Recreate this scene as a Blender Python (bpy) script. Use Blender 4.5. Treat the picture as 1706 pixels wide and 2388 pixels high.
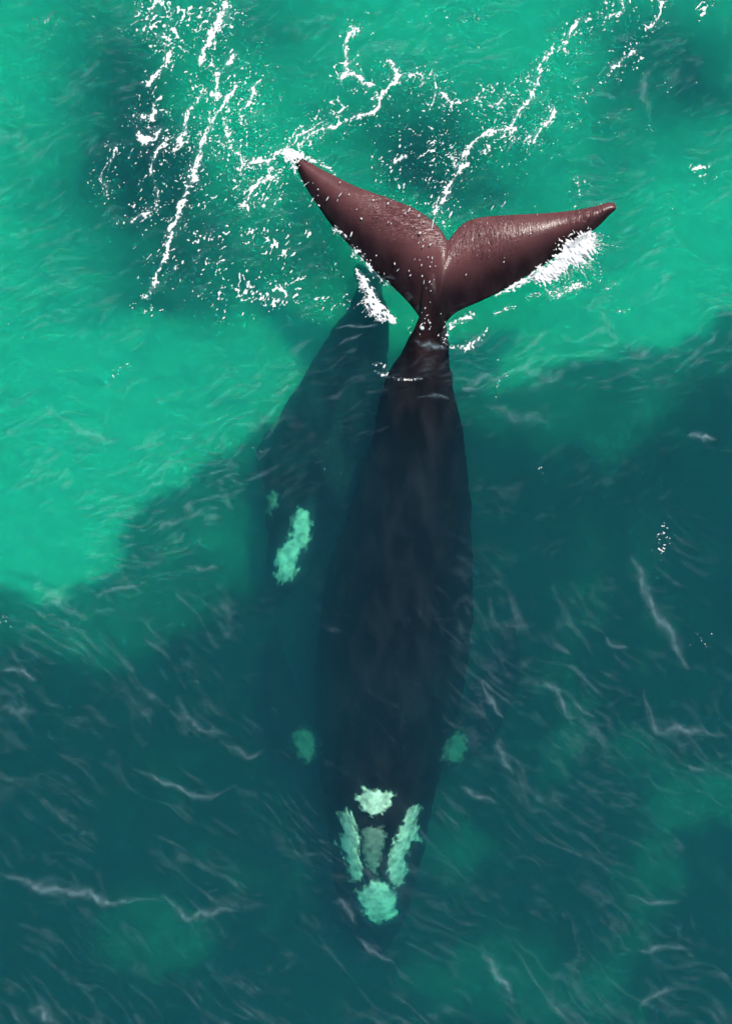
import bpy, math, random
import numpy as np
from mathutils import Vector
from mathutils.bvhtree import BVHTree

R = math.radians
scn = bpy.context.scene
for _o in list(bpy.data.objects):
    bpy.data.objects.remove(_o)
col = scn.collection

# ------------------------------------------------------------------ camera, sky, sun, exposure
CAM_H = 34.0                      # drone hovering straight above the animals
SUN_EL, SUN_AZ = 67.0, 36.0       # azimuth clockwise from +Y (top of the picture)
SUN_STRENGTH, SKY_STRENGTH = 4.6, 0.10

cam_d = bpy.data.cameras.new('camera')
cam = bpy.data.objects.new('camera', cam_d)
col.objects.link(cam)
cam.location = (0, 0, CAM_H)
cam.rotation_euler = (0, 0, 0)
cam_d.sensor_fit = 'VERTICAL'
cam_d.angle = 2 * math.atan(11.94 / CAM_H)
cam_d.clip_end = 3000
scn.camera = cam

world = bpy.data.worlds.new('World')
scn.world = world
world.use_nodes = True
wn = world.node_tree
bg = wn.nodes['Background']
sky = wn.nodes.new('ShaderNodeTexSky')
sky.sky_type = 'NISHITA'
sky.sun_disc = False
sky.sun_elevation = R(SUN_EL)
sky.sun_rotation = R(SUN_AZ)
wn.links.new(sky.outputs[0], bg.inputs['Color'])
bg.inputs['Strength'].default_value = SKY_STRENGTH

sd = bpy.data.lights.new('sun', 'SUN')
sun = bpy.data.objects.new('sun', sd)
col.objects.link(sun)
sd.energy = SUN_STRENGTH
sd.angle = R(3.0)               # sunlight is spread a little by the moving water
sd.color = (1.0, 0.95, 0.88)
_to = Vector((math.sin(R(SUN_AZ)) * math.cos(R(SUN_EL)), math.cos(R(SUN_AZ)) * math.cos(R(SUN_EL)), math.sin(R(SUN_EL))))
sun.rotation_euler = _to.to_track_quat('Z', 'Y').to_euler()
sun.location = _to * 60

scn.view_settings.view_transform = 'Standard'
scn.view_settings.look = 'None'
scn.view_settings.exposure = 0.0
scn.view_settings.gamma = 1.0
scn.view_settings.use_curve_mapping = False
scn.render.engine = 'CYCLES'
scn.cycles.use_denoising = True
scn.cycles.max_bounces = 6
scn.cycles.volume_bounces = 4
scn.cycles.transparent_max_bounces = 12

# ------------------------------------------------------------------ helpers
def P(px, py, z=0.0):
    """A place in the scene, given by where the photograph shows it and its height."""
    k = (CAM_H - z) / CAM_H
    return Vector(((px - 853) / 100 * k, -(py - 1194) / 100 * k, z))

def hash2(ix, iy, seed):
    n = (ix.astype(np.int64) * 374761393 + iy.astype(np.int64) * 668265263 + seed * 1442695041) & 0x7fffffff
    n = ((n ^ (n >> 13)) * 1274126177) & 0x7fffffff
    n = (n ^ (n >> 16)) & 0xffff
    return n / 65535.0

def vnoise(x, y, seed=0):
    x = np.asarray(x, float); y = np.asarray(y, float)
    ix = np.floor(x); iy = np.floor(y)
    fx = x - ix; fy = y - iy
    fx = fx * fx * fx * (fx * (fx * 6 - 15) + 10); fy = fy * fy * fy * (fy * (fy * 6 - 15) + 10)
    a = hash2(ix, iy, seed); b = hash2(ix + 1, iy, seed); c = hash2(ix, iy + 1, seed); d = hash2(ix + 1, iy + 1, seed)
    return (a * (1 - fx) + b * fx) * (1 - fy) + (c * (1 - fx) + d * fx) * fy

def fbm(x, y, seed=0, octaves=4):
    s = 0; amp = .5; tot = 0
    c, si = math.cos(.6), math.sin(.6)
    for k in range(octaves):
        s = s + amp * vnoise(x, y, seed + k * 17); tot += amp
        x, y = (x * c - y * si) * 2.03, (x * si + y * c) * 2.03
        amp *= .5
    return s / tot

def smooth(e0, e1, x):
    t = np.clip((x - e0) / (e1 - e0), 0, 1)
    return t * t * (3 - 2 * t)

def wave(x, y):
    """Height of the sea surface."""
    return (.05 * np.sin(1.1 * x * .35 + 1.9 * y * .55 + .6) + .035 * np.sin(-1.7 * x * .5 + 1.3 * y + 2.0)
            + .05 * (fbm(x * .9 + y * .3, y * 1.5 - x * .2, 5, 3) - .5))

def w1(x, y):
    return float(wave(np.array([x]), np.array([y]))[0])

def mat(name):
    m = bpy.data.materials.new(name)
    m.use_nodes = True
    nt = m.node_tree
    return m, nt, nt.nodes['Principled BSDF'], nt.nodes['Material Output']

def mesh_obj(name, verts, faces, material, parent=None, smooth_shade=True):
    me = bpy.data.meshes.new(name)
    me.from_pydata([tuple(v) for v in verts], [], faces)
    me.update()
    if smooth_shade:
        me.shade_smooth()
    if material:
        me.materials.append(material)
    o = bpy.data.objects.new(name, me)
    col.objects.link(o)
    if parent:
        o.parent = parent
        o.matrix_parent_inverse = parent.matrix_world.inverted()
    return o

def tag(o, label=None, cat=None, group=None, kind=None):
    for k, v in (('label', label), ('category', cat), ('group', group), ('kind', kind)):
        if v:
            o[k] = v
    return o

def set_attr(o, name, values):
    a = o.data.attributes.new(name, 'FLOAT', 'POINT')
    a.data.foreach_set('value', np.asarray(values, np.float32))

def field_islands(cell_ok):
    """Labels of the 4-connected patches of true cells (0 where false)."""
    lab = np.zeros(cell_ok.shape, int); cur = 0; sizes = [0]
    H, W = cell_ok.shape
    for j, i in zip(*np.nonzero(cell_ok)):
        if lab[j, i]:
            continue
        cur += 1; st = [(j, i)]; lab[j, i] = cur; cnt = 0
        while st:
            a, b_ = st.pop(); cnt += 1
            for q, r in ((a + 1, b_), (a - 1, b_), (a, b_ + 1), (a, b_ - 1)):
                if 0 <= q < H and 0 <= r < W and cell_ok[q, r] and not lab[q, r]:
                    lab[q, r] = cur; st.append((q, r))
        sizes.append(cnt)
    return lab, np.array(sizes)

def in_poly(x, y, poly):
    x = np.asarray(x, float); y = np.asarray(y, float)
    inside = np.zeros(x.shape, bool)
    n = len(poly); j = n - 1
    for i in range(n):
        xi, yi = poly[i]; xj, yj = poly[j]
        c = ((yi > y) != (yj > y)) & (x < (xj - xi) * (y - yi) / (yj - yi + 1e-12) + xi)
        inside ^= c
        j = i
    return inside

def poly_dist(x, y, poly, closed=True):
    x = np.asarray(x, float); y = np.asarray(y, float)
    best = np.full(x.shape, 1e9)
    n = len(poly)
    for i in range(n if closed else n - 1):
        ax, ay = poly[i]; bx, by = poly[(i + 1) % n]
        dx, dy = bx - ax, by - ay
        t = np.clip(((x - ax) * dx + (y - ay) * dy) / (dx * dx + dy * dy + 1e-9), 0, 1)
        best = np.minimum(best, np.hypot(x - ax - t * dx, y - ay - t * dy))
    return best

def sdist(x, y, poly):
    d = poly_dist(x, y, poly)
    return np.where(in_poly(x, y, poly), d, -d)

def resample(pts, n):
    pts = np.array(pts, float)
    seg = np.hypot(*(np.diff(pts, axis=0).T[:2]))
    s = np.concatenate([[0], np.cumsum(seg)])
    u = np.linspace(0, s[-1], n)
    return np.stack([np.interp(u, s, pts[:, k]) for k in range(pts.shape[1])], 1)

def catmull(pts, per=8):
    p = [np.array(q, float) for q in pts]
    p = [2 * p[0] - p[1]] + p + [2 * p[-1] - p[-2]]
    out = []
    for i in range(1, len(p) - 2):
        for k in range(per):
            t = k / per
            out.append(.5 * (2 * p[i] + (p[i + 1] - p[i - 1]) * t + (2 * p[i - 1] - 5 * p[i] + 4 * p[i + 1] - p[i + 2]) * t * t
                             + (3 * p[i] - p[i - 1] - 3 * p[i + 1] + p[i + 2]) * t ** 3))
    out.append(p[-2])
    return np.array(out)

# ------------------------------------------------------------------ sea floor
FLOOR_Z = -6.0
LOWER_REEF = [(-900, 1370), (0, 1405), (110, 1420), (215, 1370), (285, 1300), (325, 1225), (400, 1165), (500, 1120), (590, 1050), (640, 985),
              (760, 940), (900, 930), (1060, 935), (1150, 915), (1250, 890), (1330, 865), (1440, 850), (1560, 835), (1640, 790), (1720, 735),
              (2600, 600), (2600, 3400), (-900, 3400)]
DARK_CORE = [(-900, 1520), (0, 1560), (150, 1580), (330, 1540), (520, 1450), (640, 1380), (700, 1200), (720, 1050), (900, 1010), (1060, 1030),
             (1200, 1040), (1330, 1060), (1420, 1120), (1520, 1040), (1600, 960), (1720, 900), (2600, 700), (2600, 3400), (-900, 3400)]
# dark weed patches in the pale sand: x, y, radius x, radius y, strength
WEED = [(240, 110, 150, 170, .62), (270, 280, 140, 160, .62), (370, 330, 110, 160, .50), (300, 440, 170, 120, .52), (430, 460, 190, 130, .42),
        (330, 560, 190, 110, .42), (590, 30, 170, 80, .52), (620, 120, 110, 60, .36), (360, 660, 190, 60, .34), (500, 650, 220, 80, .34),
        (965, 385, 105, 80, .85), (910, 330, 110, 80, .40), (1090, 450, 140, 60, .66), (1170, 390, 150, 100, .40), (1100, 270, 230, 80, .36),
        (890, 230, 190, 90, .32), (700, 480, 110, 90, .42), (770, 570, 90, 100, .48), (620, 600, 180, 90, .34),
        (1620, 90, 190, 130, .55), (1530, 190, 150, 90, .52), (1480, 50, 110, 80, .46), (1440, 340, 60, 190, .36), (1570, 330, 150, 90, .32), (1670, 220, 90, 110, .5),
        (100, 560, 90, 130, .2), (80, 420, 90, 80, .2), (300, 725, 240, 28, .35), (390, 700, 90, 25, .3), (1420, 520, 90, 150, .24), (1300, 740, 220, 50, .2), (720, 80, 200, 120, .14)]
# paler sandy gaps among the dark reef
GAPS = [(1310, 1730, 45, 130, .40), (1460, 1755, 60, 75, .40), (1650, 1850, 120, 80, .62), (1530, 2030, 85, 130, .42), (1215, 2225, 75, 55, .40),
        (1290, 2340, 200, 80, .50), (340, 2180, 130, 85, .46), (1060, 1985, 80, 75, .38), (1540, 1300, 90, 200, .15), (1400, 1330, 120, 110, .18), (1330, 1480, 60, 120, .22), (1040, 2280, 120, 70, .3),
        (480, 1240, 90, 60, .30), (470, 1290, 80, 40, .35), (1180, 1330, 60, 150, .15), (330, 1830, 120, 60, .12), (620, 2040, 120, 80, .12), (1440, 2230, 80, 60, .2)]
BRIGHT = [(120, 1130, 200, 260, 1), (1580, 560, 160, 240, 1), (160, 900, 260, 200, .5), (1450, 720, 160, 90, .7), (820, 40, 200, 60, .5), (30, 240, 70, 250, .6)]

def gauss(px, py, blobs):
    s = np.zeros(px.shape)
    for cx, cy, rx, ry, a in blobs:
        q = ((px - cx) / rx) ** 2 + ((py - cy) / ry) ** 2
        s = s + a * np.exp(-q ** 1.25 * .8)
    return s

def reef_cover(x, y):
    k = CAM_H / (CAM_H - FLOOR_Z)
    px = x * k * 100 + 853; py = -y * k * 100 + 1194
    wx = (fbm(px / 150, py / 150, 11, 5) - .5) * 150; wy = (fbm(px / 150, py / 110, 23, 5) - .5) * 130
    sx = (vnoise(px / 26 + py / 60, py / 9, 31) - .5) * 26
    qx, qy = px + wx + sx, py + wy * .8 + sx * .3
    lo = smooth(-12, 22, sdist(qx, qy, LOWER_REEF) + 26)
    co = smooth(-60, 60, sdist(qx, qy, DARK_CORE) + 20)
    c = lo * .76 + co * .24
    c = c - gauss(qx, qy, GAPS) * .42 * np.clip(c, 0, 1)
    upper = 1 - lo
    c = np.maximum(c, np.clip(gauss(qx, qy, WEED) * .72, 0, .9) * upper + c * lo)
    c = c + (fbm(px / 60, py / 60, 41, 4) - .5) * .16 * (.35 + c)
    c = c - lo * np.clip(fbm(px / 70 + py / 160, py / 190 - px / 300, 47, 4) - .46, 0, 1) * .20
    c = c - .10 * gauss(px, py, BRIGHT) * upper
    return np.clip(c + .07, 0, 1)

def build_floor():
    xs = np.concatenate([[-900, -300, -80, -30], np.linspace(-13, 13, 330), [30, 80, 300, 900]])
    ys = np.concatenate([[-900, -300, -80, -30], np.linspace(-17, 17, 430), [30, 80, 300, 900]])
    X, Y = np.meshgrid(xs, ys)
    c = reef_cover(X, Y)
    Z = FLOOR_Z + c * (fbm(X * 1.1, Y * 1.1, 71, 4) - .35) * .9 + (fbm(X * .4, Y * .4, 77, 3) - .5) * .3 + (np.sin(Y * 6.2 - X * 2.2 + 7 * fbm(X * .5, Y * .5, 80, 3)) * .035 + (fbm(X * 1.6, Y * 3.2, 83, 3) - .5) * .28) * (1 - c * .6)
    nx, ny = len(xs), len(ys)
    verts = np.stack([X.ravel(), Y.ravel(), Z.ravel()], 1)
    ii = (np.arange(ny - 1)[:, None] * nx + np.arange(nx - 1)[None, :]).ravel()
    faces = np.stack([ii, ii + 1, ii + nx + 1, ii + nx], 1).tolist()
    m, nt, b, out = mat('sand_and_reef')
    at = nt.nodes.new('ShaderNodeAttribute'); at.attribute_name = 'reef'
    tc = nt.nodes.new('ShaderNodeTexCoord')
    no = nt.nodes.new('ShaderNodeTexNoise'); no.inputs['Scale'].default_value = 2.2; no.inputs['Detail'].default_value = 7
    nt.links.new(tc.outputs['Object'], no.inputs['Vector'])
    sand = nt.nodes.new('ShaderNodeMixRGB')
    sand.inputs[1].default_value = (.76, .71, .65, 1); sand.inputs[2].default_value = (.90, .87, .80, 1)
    nt.links.new(no.outputs[0], sand.inputs[0])
    rock = nt.nodes.new('ShaderNodeMixRGB')
    rock.inputs[1].default_value = (.006, .007, .007, 1); rock.inputs[2].default_value = (.045, .048, .042, 1)
    nt.links.new(no.outputs[0], rock.inputs[0])
    mx = nt.nodes.new('ShaderNodeMixRGB')
    nt.links.new(at.outputs['Fac'], mx.inputs[0])
    nt.links.new(sand.outputs[0], mx.inputs[1]); nt.links.new(rock.outputs[0], mx.inputs[2])
    nt.links.new(mx.outputs[0], b.inputs['Base Color'])
    b.inputs['Roughness'].default_value = .95
    b.inputs['Specular IOR Level'].default_value = .05
    o = mesh_obj('sea_floor', verts, faces, m)
    set_attr(o, 'reef', c.ravel())
    tag(o, 'pale sandy sea bed with dark weedy reef patches under the green water', kind='structure')
build_floor()

# ------------------------------------------------------------------ the sea: one closed body of tinted, slightly cloudy water
def build_water():
    xs = np.concatenate([[-850, -250, -60, -25], np.linspace(-13, 13, 200), [25, 60, 250, 850]])
    ys = np.concatenate([[-850, -250, -60, -25], np.linspace(-17, 17, 260), [25, 60, 250, 850]])
    X, Y = np.meshgrid(xs, ys)
    Z = wave(X, Y)
    nx, ny = len(xs), len(ys)
    verts = np.stack([X.ravel(), Y.ravel(), Z.ravel()], 1).tolist()
    ii = (np.arange(ny - 1)[:, None] * nx + np.arange(nx - 1)[None, :]).ravel()
    faces = np.stack([ii, ii + 1, ii + nx + 1, ii + nx], 1).tolist()
    loop = [i for i in range(nx)] + [j * nx + nx - 1 for j in range(1, ny)] + [(ny - 1) * nx + i for i in range(nx - 2, -1, -1)] + [j * nx for j in range(ny - 2, 0, -1)]
    base = len(verts)
    for i in loop:
        verts.append([verts[i][0], verts[i][1], -9.0])
    n = len(loop)
    for k in range(n):
        faces.append([loop[k], base + k, base + (k + 1) % n, loop[(k + 1) % n]])
    faces.append([base + k for k in range(n - 1, -1, -1)])
    m, nt, b, out = mat('sea_water')
    nt.nodes.remove(b)
    ab = nt.nodes.new('ShaderNodeVolumeAbsorption')
    ab.inputs['Density'].default_value = .42
    ab.inputs['Color'].default_value = (0.0, .892, .866, 1)
    sc = nt.nodes.new('ShaderNodeVolumeScatter')
    sc.inputs['Density'].default_value = .060
    sc.inputs['Color'].default_value = (.30, .18, .90, 1)
    fw = nt.nodes.new('ShaderNodeVolumeScatter')          # fine silt: blurs what lies deep
    fw.inputs['Density'].default_value = .30
    fw.inputs['Color'].default_value = (.22, .66, .92, 1)
    fw.inputs['Anisotropy'].default_value = .965
    ad = nt.nodes.new('ShaderNodeAddShader'); ad2 = nt.nodes.new('ShaderNodeAddShader')
    nt.links.new(ab.outputs[0], ad.inputs[0]); nt.links.new(sc.outputs[0], ad.inputs[1])
    nt.links.new(ad.outputs[0], ad2.inputs[0]); nt.links.new(fw.outputs[0], ad2.inputs[1])
    nt.links.new(ad2.outputs[0], out.inputs['Volume'])
    o = mesh_obj('water', verts, faces, m)
    tag(o, 'clear emerald green sea water over sand and reef', kind='structure')
build_water()

# ------------------------------------------------------------------ whales
def skin_material(name, calf=False):
    m, nt, b, out = mat(name)
    tc = nt.nodes.new('ShaderNodeTexCoord')
    tone = nt.nodes.new('ShaderNodeAttribute'); tone.attribute_name = 'tone'
    wr = nt.nodes.new('ShaderNodeAttribute'); wr.attribute_name = 'wrinkle'
    mp = nt.nodes.new('ShaderNodeMapping'); mp.inputs['Scale'].default_value = (1.5, .55, 1)
    nt.links.new(tc.outputs['Object'], mp.inputs[0])
    n1 = nt.nodes.new('ShaderNodeTexNoise'); n1.inputs['Scale'].default_value = 1.6; n1.inputs['Detail'].default_value = 6
    nt.links.new(mp.outputs[0], n1.inputs['Vector'])
    dark = nt.nodes.new('ShaderNodeMixRGB')
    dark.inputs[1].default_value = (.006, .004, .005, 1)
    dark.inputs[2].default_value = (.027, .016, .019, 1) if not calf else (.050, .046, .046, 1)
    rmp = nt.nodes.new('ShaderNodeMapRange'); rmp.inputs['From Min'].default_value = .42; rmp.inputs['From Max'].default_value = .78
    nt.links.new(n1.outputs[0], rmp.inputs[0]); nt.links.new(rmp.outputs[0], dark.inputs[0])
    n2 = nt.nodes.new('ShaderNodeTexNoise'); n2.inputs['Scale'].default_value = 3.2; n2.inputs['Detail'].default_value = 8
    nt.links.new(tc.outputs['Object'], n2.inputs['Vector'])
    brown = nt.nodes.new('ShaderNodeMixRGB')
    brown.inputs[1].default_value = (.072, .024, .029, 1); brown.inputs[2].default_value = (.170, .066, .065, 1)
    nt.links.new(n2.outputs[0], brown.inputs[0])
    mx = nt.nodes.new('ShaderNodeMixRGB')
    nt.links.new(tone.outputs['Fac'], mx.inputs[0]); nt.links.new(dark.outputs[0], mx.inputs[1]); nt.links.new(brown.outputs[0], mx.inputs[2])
    nt.links.new(mx.outputs[0], b.inputs['Base Color'])
    b.inputs['Roughness'].default_value = .23
    wet = nt.nodes.new('ShaderNodeAttribute'); wet.attribute_name = 'wet'
    nt.links.new(wet.outputs['Fac'], b.inputs['Specular IOR Level'])
    # creases in the skin of the flukes
    ridges = []
    for sc_, rot in (((.42, 1.9, 1), 16), ((2.0, .36, 1), -14)):        # one fluke creased along, the other across
        mw = nt.nodes.new('ShaderNodeMapping'); mw.inputs['Scale'].default_value = sc_; mw.inputs['Rotation'].default_value = (0, 0, R(rot))
        nt.links.new(tc.outputs['Object'], mw.inputs[0])
        wv = nt.nodes.new('ShaderNodeTexNoise'); wv.noise_type = 'RIDGED_MULTIFRACTAL'
        wv.inputs['Scale'].default_value = 8.0; wv.inputs['Detail'].default_value = 3; wv.inputs['Distortion'].default_value = 2.2
        nt.links.new(mw.outputs[0], wv.inputs['Vector'])
        ridges.append(wv)
    side = nt.nodes.new('ShaderNodeAttribute'); side.attribute_name = 'side'
    mxr = nt.nodes.new('ShaderNodeMixRGB')
    nt.links.new(side.outputs['Fac'], mxr.inputs[0]); nt.links.new(ridges[0].outputs[0], mxr.inputs[1]); nt.links.new(ridges[1].outputs[0], mxr.inputs[2])
    wv = mxr
    fine = nt.nodes.new('ShaderNodeTexNoise'); fine.inputs['Scale'].default_value = 26; fine.inputs['Detail'].default_value = 4
    nt.links.new(tc.outputs['Object'], fine.inputs['Vector'])
    m1 = nt.nodes.new('ShaderNodeMath'); m1.operation = 'MULTIPLY'
    nt.links.new(wv.outputs[0], m1.inputs[0]); nt.links.new(wr.outputs['Fac'], m1.inputs[1])
    m2 = nt.nodes.new('ShaderNodeMath'); m2.operation = 'MULTIPLY_ADD'; m2.inputs[1].default_value = .05
    nt.links.new(fine.outputs[0], m2.inputs[0]); nt.links.new(m1.outputs[0], m2.inputs[2])
    bp = nt.nodes.new('ShaderNodeBump'); bp.inputs['Strength'].default_value = 1.0; bp.inputs['Distance'].default_value = .06
    nt.links.new(m2.outputs[0], bp.inputs['Height'])
    nt.links.new(bp.outputs[0], b.inputs['Normal'])
    return m

def loft_rings(rings):
    verts, faces = [], []
    n = len(rings[0])
    for r in rings:
        verts += [tuple(p) for p in r]
    for i in range(len(rings) - 1):
        for k in range(n):
            a, b_ = i * n + k, i * n + (k + 1) % n
            faces.append([a, b_, b_ + n, a + n])
    faces.append(list(range(n - 1, -1, -1)))
    L = (len(rings) - 1) * n
    faces.append([L + k for k in range(n)])
    return verts, faces

class Parts:
    def __init__(s): s.v, s.f = [], []
    def add(s, v, f):
        b = len(s.v); s.v += [tuple(p) for p in v]; s.f += [[i + b for i in q] for q in f]

def merge_remesh(name, parts, material, voxel, parent, iters=3):
    tmp = mesh_obj(name + '_draft', parts.v, parts.f, None)
    md = tmp.modifiers.new('r', 'REMESH'); md.mode = 'VOXEL'; md.voxel_size = voxel
    sm = tmp.modifiers.new('s', 'SMOOTH'); sm.factor = .5; sm.iterations = iters
    dg = bpy.context.evaluated_depsgraph_get(); dg.update()
    me = bpy.data.meshes.new_from_object(tmp.evaluated_get(dg))
    bpy.data.objects.remove(tmp)
    me.name = name
    me.materials.clear(); me.materials.append(material)
    me.shade_smooth()
    o = bpy.data.objects.new(name, me); col.objects.link(o)
    o.parent = parent
    o.matrix_parent_inverse = parent.matrix_world.inverted()
    return o

def roughen(o, amp, seed):  # wobbles the outline to stand in for refraction by the ripples
    """Uneven flanks that keep the outline from being ruled."""
    V = np.zeros(len(o.data.vertices) * 3); o.data.vertices.foreach_get('co', V); V = V.reshape(-1, 3)
    N = np.zeros(len(o.data.vertices) * 3); o.data.vertices.foreach_get('normal', N); N = N.reshape(-1, 3)
    w = smooth(-.15, -.6, V[:, 2]) * (1 - np.abs(N[:, 2])) ** 1.2 * 1.5
    d = (fbm(V[:, 0] * 1.3 + V[:, 1] * .8 + V[:, 2], V[:, 1] * 3.0 + V[:, 2] * .7, seed, 3) - .5) + .5 * (fbm(V[:, 0] * .8 + V[:, 2], V[:, 1] * .9, seed + 9, 2) - .5)
    V = V + N * (d * amp * w)[:, None]
    o.data.vertices.foreach_set('co', V.ravel()); o.data.update()

def empty(name, loc):
    e = bpy.data.objects.new(name, None); col.objects.link(e); e.location = loc
    e.empty_display_size = .2
    bpy.context.view_layer.update()
    return e

# ---- mother
LEAD_L = [(1010, 790), (985, 752), (957, 712), (910, 664), (866, 625), (822, 580), (777, 531), (739, 478), (711, 434), (694, 398), (684, 366)]
TRAIL_L = [(1042, 563), (1035, 548), (1016, 523), (988, 500), (955, 481), (910, 463), (866, 448), (822, 431), (766, 403), (718, 376), (690, 362)]
LEAD_R = [(1010, 790), (1036, 756), (1058, 732), (1084, 718), (1126, 700), (1182, 672), (1237, 639), (1293, 600), (1337, 567), (1376, 542), (1400, 523), (1420, 502), (1434, 490)]
TRAIL_R = [(1042, 563), (1052, 552), (1071, 528), (1099, 511), (1132, 505), (1187, 501), (1265, 497), (1320, 492), (1376, 483), (1402, 476), (1420, 471), (1432, 473), (1437, 480)]

def fluke_half(lead, trail, left):
    ns, nu = 46, 22
    Lp = resample(catmull(lead, 6), ns); Tp = resample(catmull(trail, 6), ns)
    top, bot = [], []
    for i in range(ns):
        s = i / (ns - 1)
        chord = np.hypot(*(Lp[i] - Tp[i])) / 100
        tm = .135 * min(1, chord / 1.3) * (1 - .2 * s)
        zc = (.36 - .16 * s ** 1.2) if left else (.36 + .10 * s - .06 * s * s)
        drop = (.55 * (1 - s) + .32 * s) * min(1, chord / 1.0)
        rt, rb = [], []
        for j in range(nu):
            u = .5 - .5 * math.cos(math.pi * j / (nu - 1))
            q = Lp[i] * (1 - u) + Tp[i] * u
            th = tm * 2.2 * math.sqrt(u) * (1 - u) ** .9 + .026
            zz = zc - drop * (1 - u) ** 2.2 - .05 * u ** 3
            ridge = .09 * math.exp(-(s / .07) ** 2) * (1 - u * .8)
            rt.append(P(q[0], q[1], zz + th * .9 + ridge)); rb.append(P(q[0], q[1], zz - th))
        top.append(rt); bot.append(rb)
    rings = [t + b[::-1] for t, b in zip(top, bot)]
    if not left:
        rings = [r[::-1] for r in rings]
    return loft_rings(rings)

#        y     xl    xr   ztop thick  peak
MOTHER = [(640, 990, 1028, .40, .20, 1.0), (690, 982, 1032, .38, .34, 1.0), (735, 977, 1036, .26, .56, 1.0), (780, 958, 1043, .02, .80, 1.0), (816, 936, 1047, -.14, .98, 1.0), (857, 910, 1051, -.26, 1.15, 1.0),
          (890, 898, 1057, -.36, 1.3, 1.0), (964, 880, 1070, -.52, 1.6, 1.0), (1019, 868, 1080, -.66, 1.8, 1.0), (1130, 832, 1094, -.88, 2.1, 1.1), (1250, 790, 1100, -1.02, 2.5, 1.2),
          (1365, 758, 1104, -1.15, 2.8, 1.3), (1500, 738, 1096, -1.25, 3.0, 1.4), (1620, 732, 1078, -1.35, 3.1, 1.6), (1740, 738, 1048, -1.27, 3.2, 1.6), (1850, 752, 1014, -1.05, 3.4, 1.7),
          (1943, 766, 994, -1.50, 3.0, 1.8), (2020, 776, 980, -2.0, 2.5, 1.8), (2100, 792, 958, -2.6, 1.8, 1.7), (2160, 812, 935, -3.2, 1.1, 1.2), (2205, 838, 908, -3.7, .6, 1.0), (2222, 858, 888, -3.9, .2, 1.0)]

def body_rings(table, per=5, n=96):
    T = catmull(table, per)
    rings = []
    for y, xl, xr, zt, th, pk in T:
        zm = zt - th * .5
        a = P(xl, y, zm); b = P(xr, y, zm)
        cx, hw = (a.x + b.x) / 2, abs(b.x - a.x) / 2
        ring = []
        for k in range(n):
            t = 2 * math.pi * k / n
            c, s = math.cos(t), math.sin(t)
            zz = th * .5 * (abs(s) ** (pk if s > 0 else .9)) * (1 if s > 0 else -1)
            xx = hw * (abs(c) ** .92) * (1 if c > 0 else -1)
            ring.append((cx + xx, a.y, zm + zz))
        rings.append(ring)
    return rings

def paddle(pts, widths, thick):
    """A flipper: rings of flat ellipses along a line of points."""
    C = catmull([tuple(p) for p in pts], 6); W = np.interp(np.linspace(0, 1, len(C)), np.linspace(0, 1, len(widths)), widths)
    rings = []
    for i, c in enumerate(C):
        d = C[min(i + 1, len(C) - 1)] - C[max(i - 1, 0)]
        d = d / np.linalg.norm(d)
        side = np.cross(d, (0, 0, 1)); side /= np.linalg.norm(side)
        up = np.cross(side, d)
        rings.append([tuple(c + side * W[i] * math.cos(a) + up * (thick * min(1, W[i] / .3)) * math.sin(a)) for a in np.linspace(0, 2 * math.pi, 20, endpoint=False)])
    return loft_rings(rings)

skin = skin_material('whale_skin')
mother = empty('right_whale', P(930, 1400, -1.9))
tag(mother, 'large dark right whale swimming with its brown tail fluke raised above the surface', 'whale', 'whales swimming side by side')
pm = Parts()
pm.add(*loft_rings(body_rings(MOTHER)))
pm.add(*fluke_half(LEAD_L, TRAIL_L, True))
pm.add(*fluke_half(LEAD_R, TRAIL_R, False))
pm.add(*paddle([P(1000, 1750, -3.2), P(1056, 1745, -3.5), P(1120, 1680, -4.1), P(1180, 1560, -4.6), P(1195, 1450, -4.9)], [.4, .46, .55, .4, .06], .13))
pm.add(*paddle([P(780, 1745, -3.2), P(714, 1740, -3.5), P(668, 1660, -4.1), P(640, 1550, -4.6), P(640, 1460, -4.9)], [.4, .46, .5, .35, .06], .13))
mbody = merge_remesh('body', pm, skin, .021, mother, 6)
roughen(mbody, .08, 301)
V = np.zeros(len(mbody.data.vertices) * 3); mbody.data.vertices.foreach_get('co', V); V = V.reshape(-1, 3)
Vpx, Vpy = V[:, 0] * 100 * CAM_H / (CAM_H - V[:, 2]) + 853, -V[:, 1] * 100 * CAM_H / (CAM_H - V[:, 2]) + 1194
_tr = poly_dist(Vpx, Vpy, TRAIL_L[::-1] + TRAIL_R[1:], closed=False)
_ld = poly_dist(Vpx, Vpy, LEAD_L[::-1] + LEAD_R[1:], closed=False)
tone = smooth(800, 660, Vpy) * (.06 + .94 * smooth(.16, .78, _ld / (_ld + _tr + 1e-6))) * (1 - .55 * np.exp(-((Vpx - 1005) / 90) ** 2 - ((Vpy - 690) / 60) ** 2))  # shade of the front edge and root painted into the skin tone
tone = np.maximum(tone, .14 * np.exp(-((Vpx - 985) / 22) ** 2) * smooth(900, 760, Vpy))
wrk = np.clip(np.exp(-(((Vpx - 940) / 95) ** 2 + ((Vpy - 505) / 42) ** 2)) + .8 * np.exp(-(((Vpx - 1130) / 75) ** 2 + ((Vpy - 560) / 60) ** 2))
              + .9 * np.exp(-(((Vpx - 1370) / 55) ** 2 + ((Vpy - 500) / 40) ** 2)) + .02, 0, 1)
set_attr(mbody, 'tone', tone); set_attr(mbody, 'wrinkle', wrk); set_attr(mbody, 'side', smooth(1000, 1080, Vpx)); set_attr(mbody, 'wet', .17 * smooth(-.08, .06, V[:, 2]))

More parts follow.
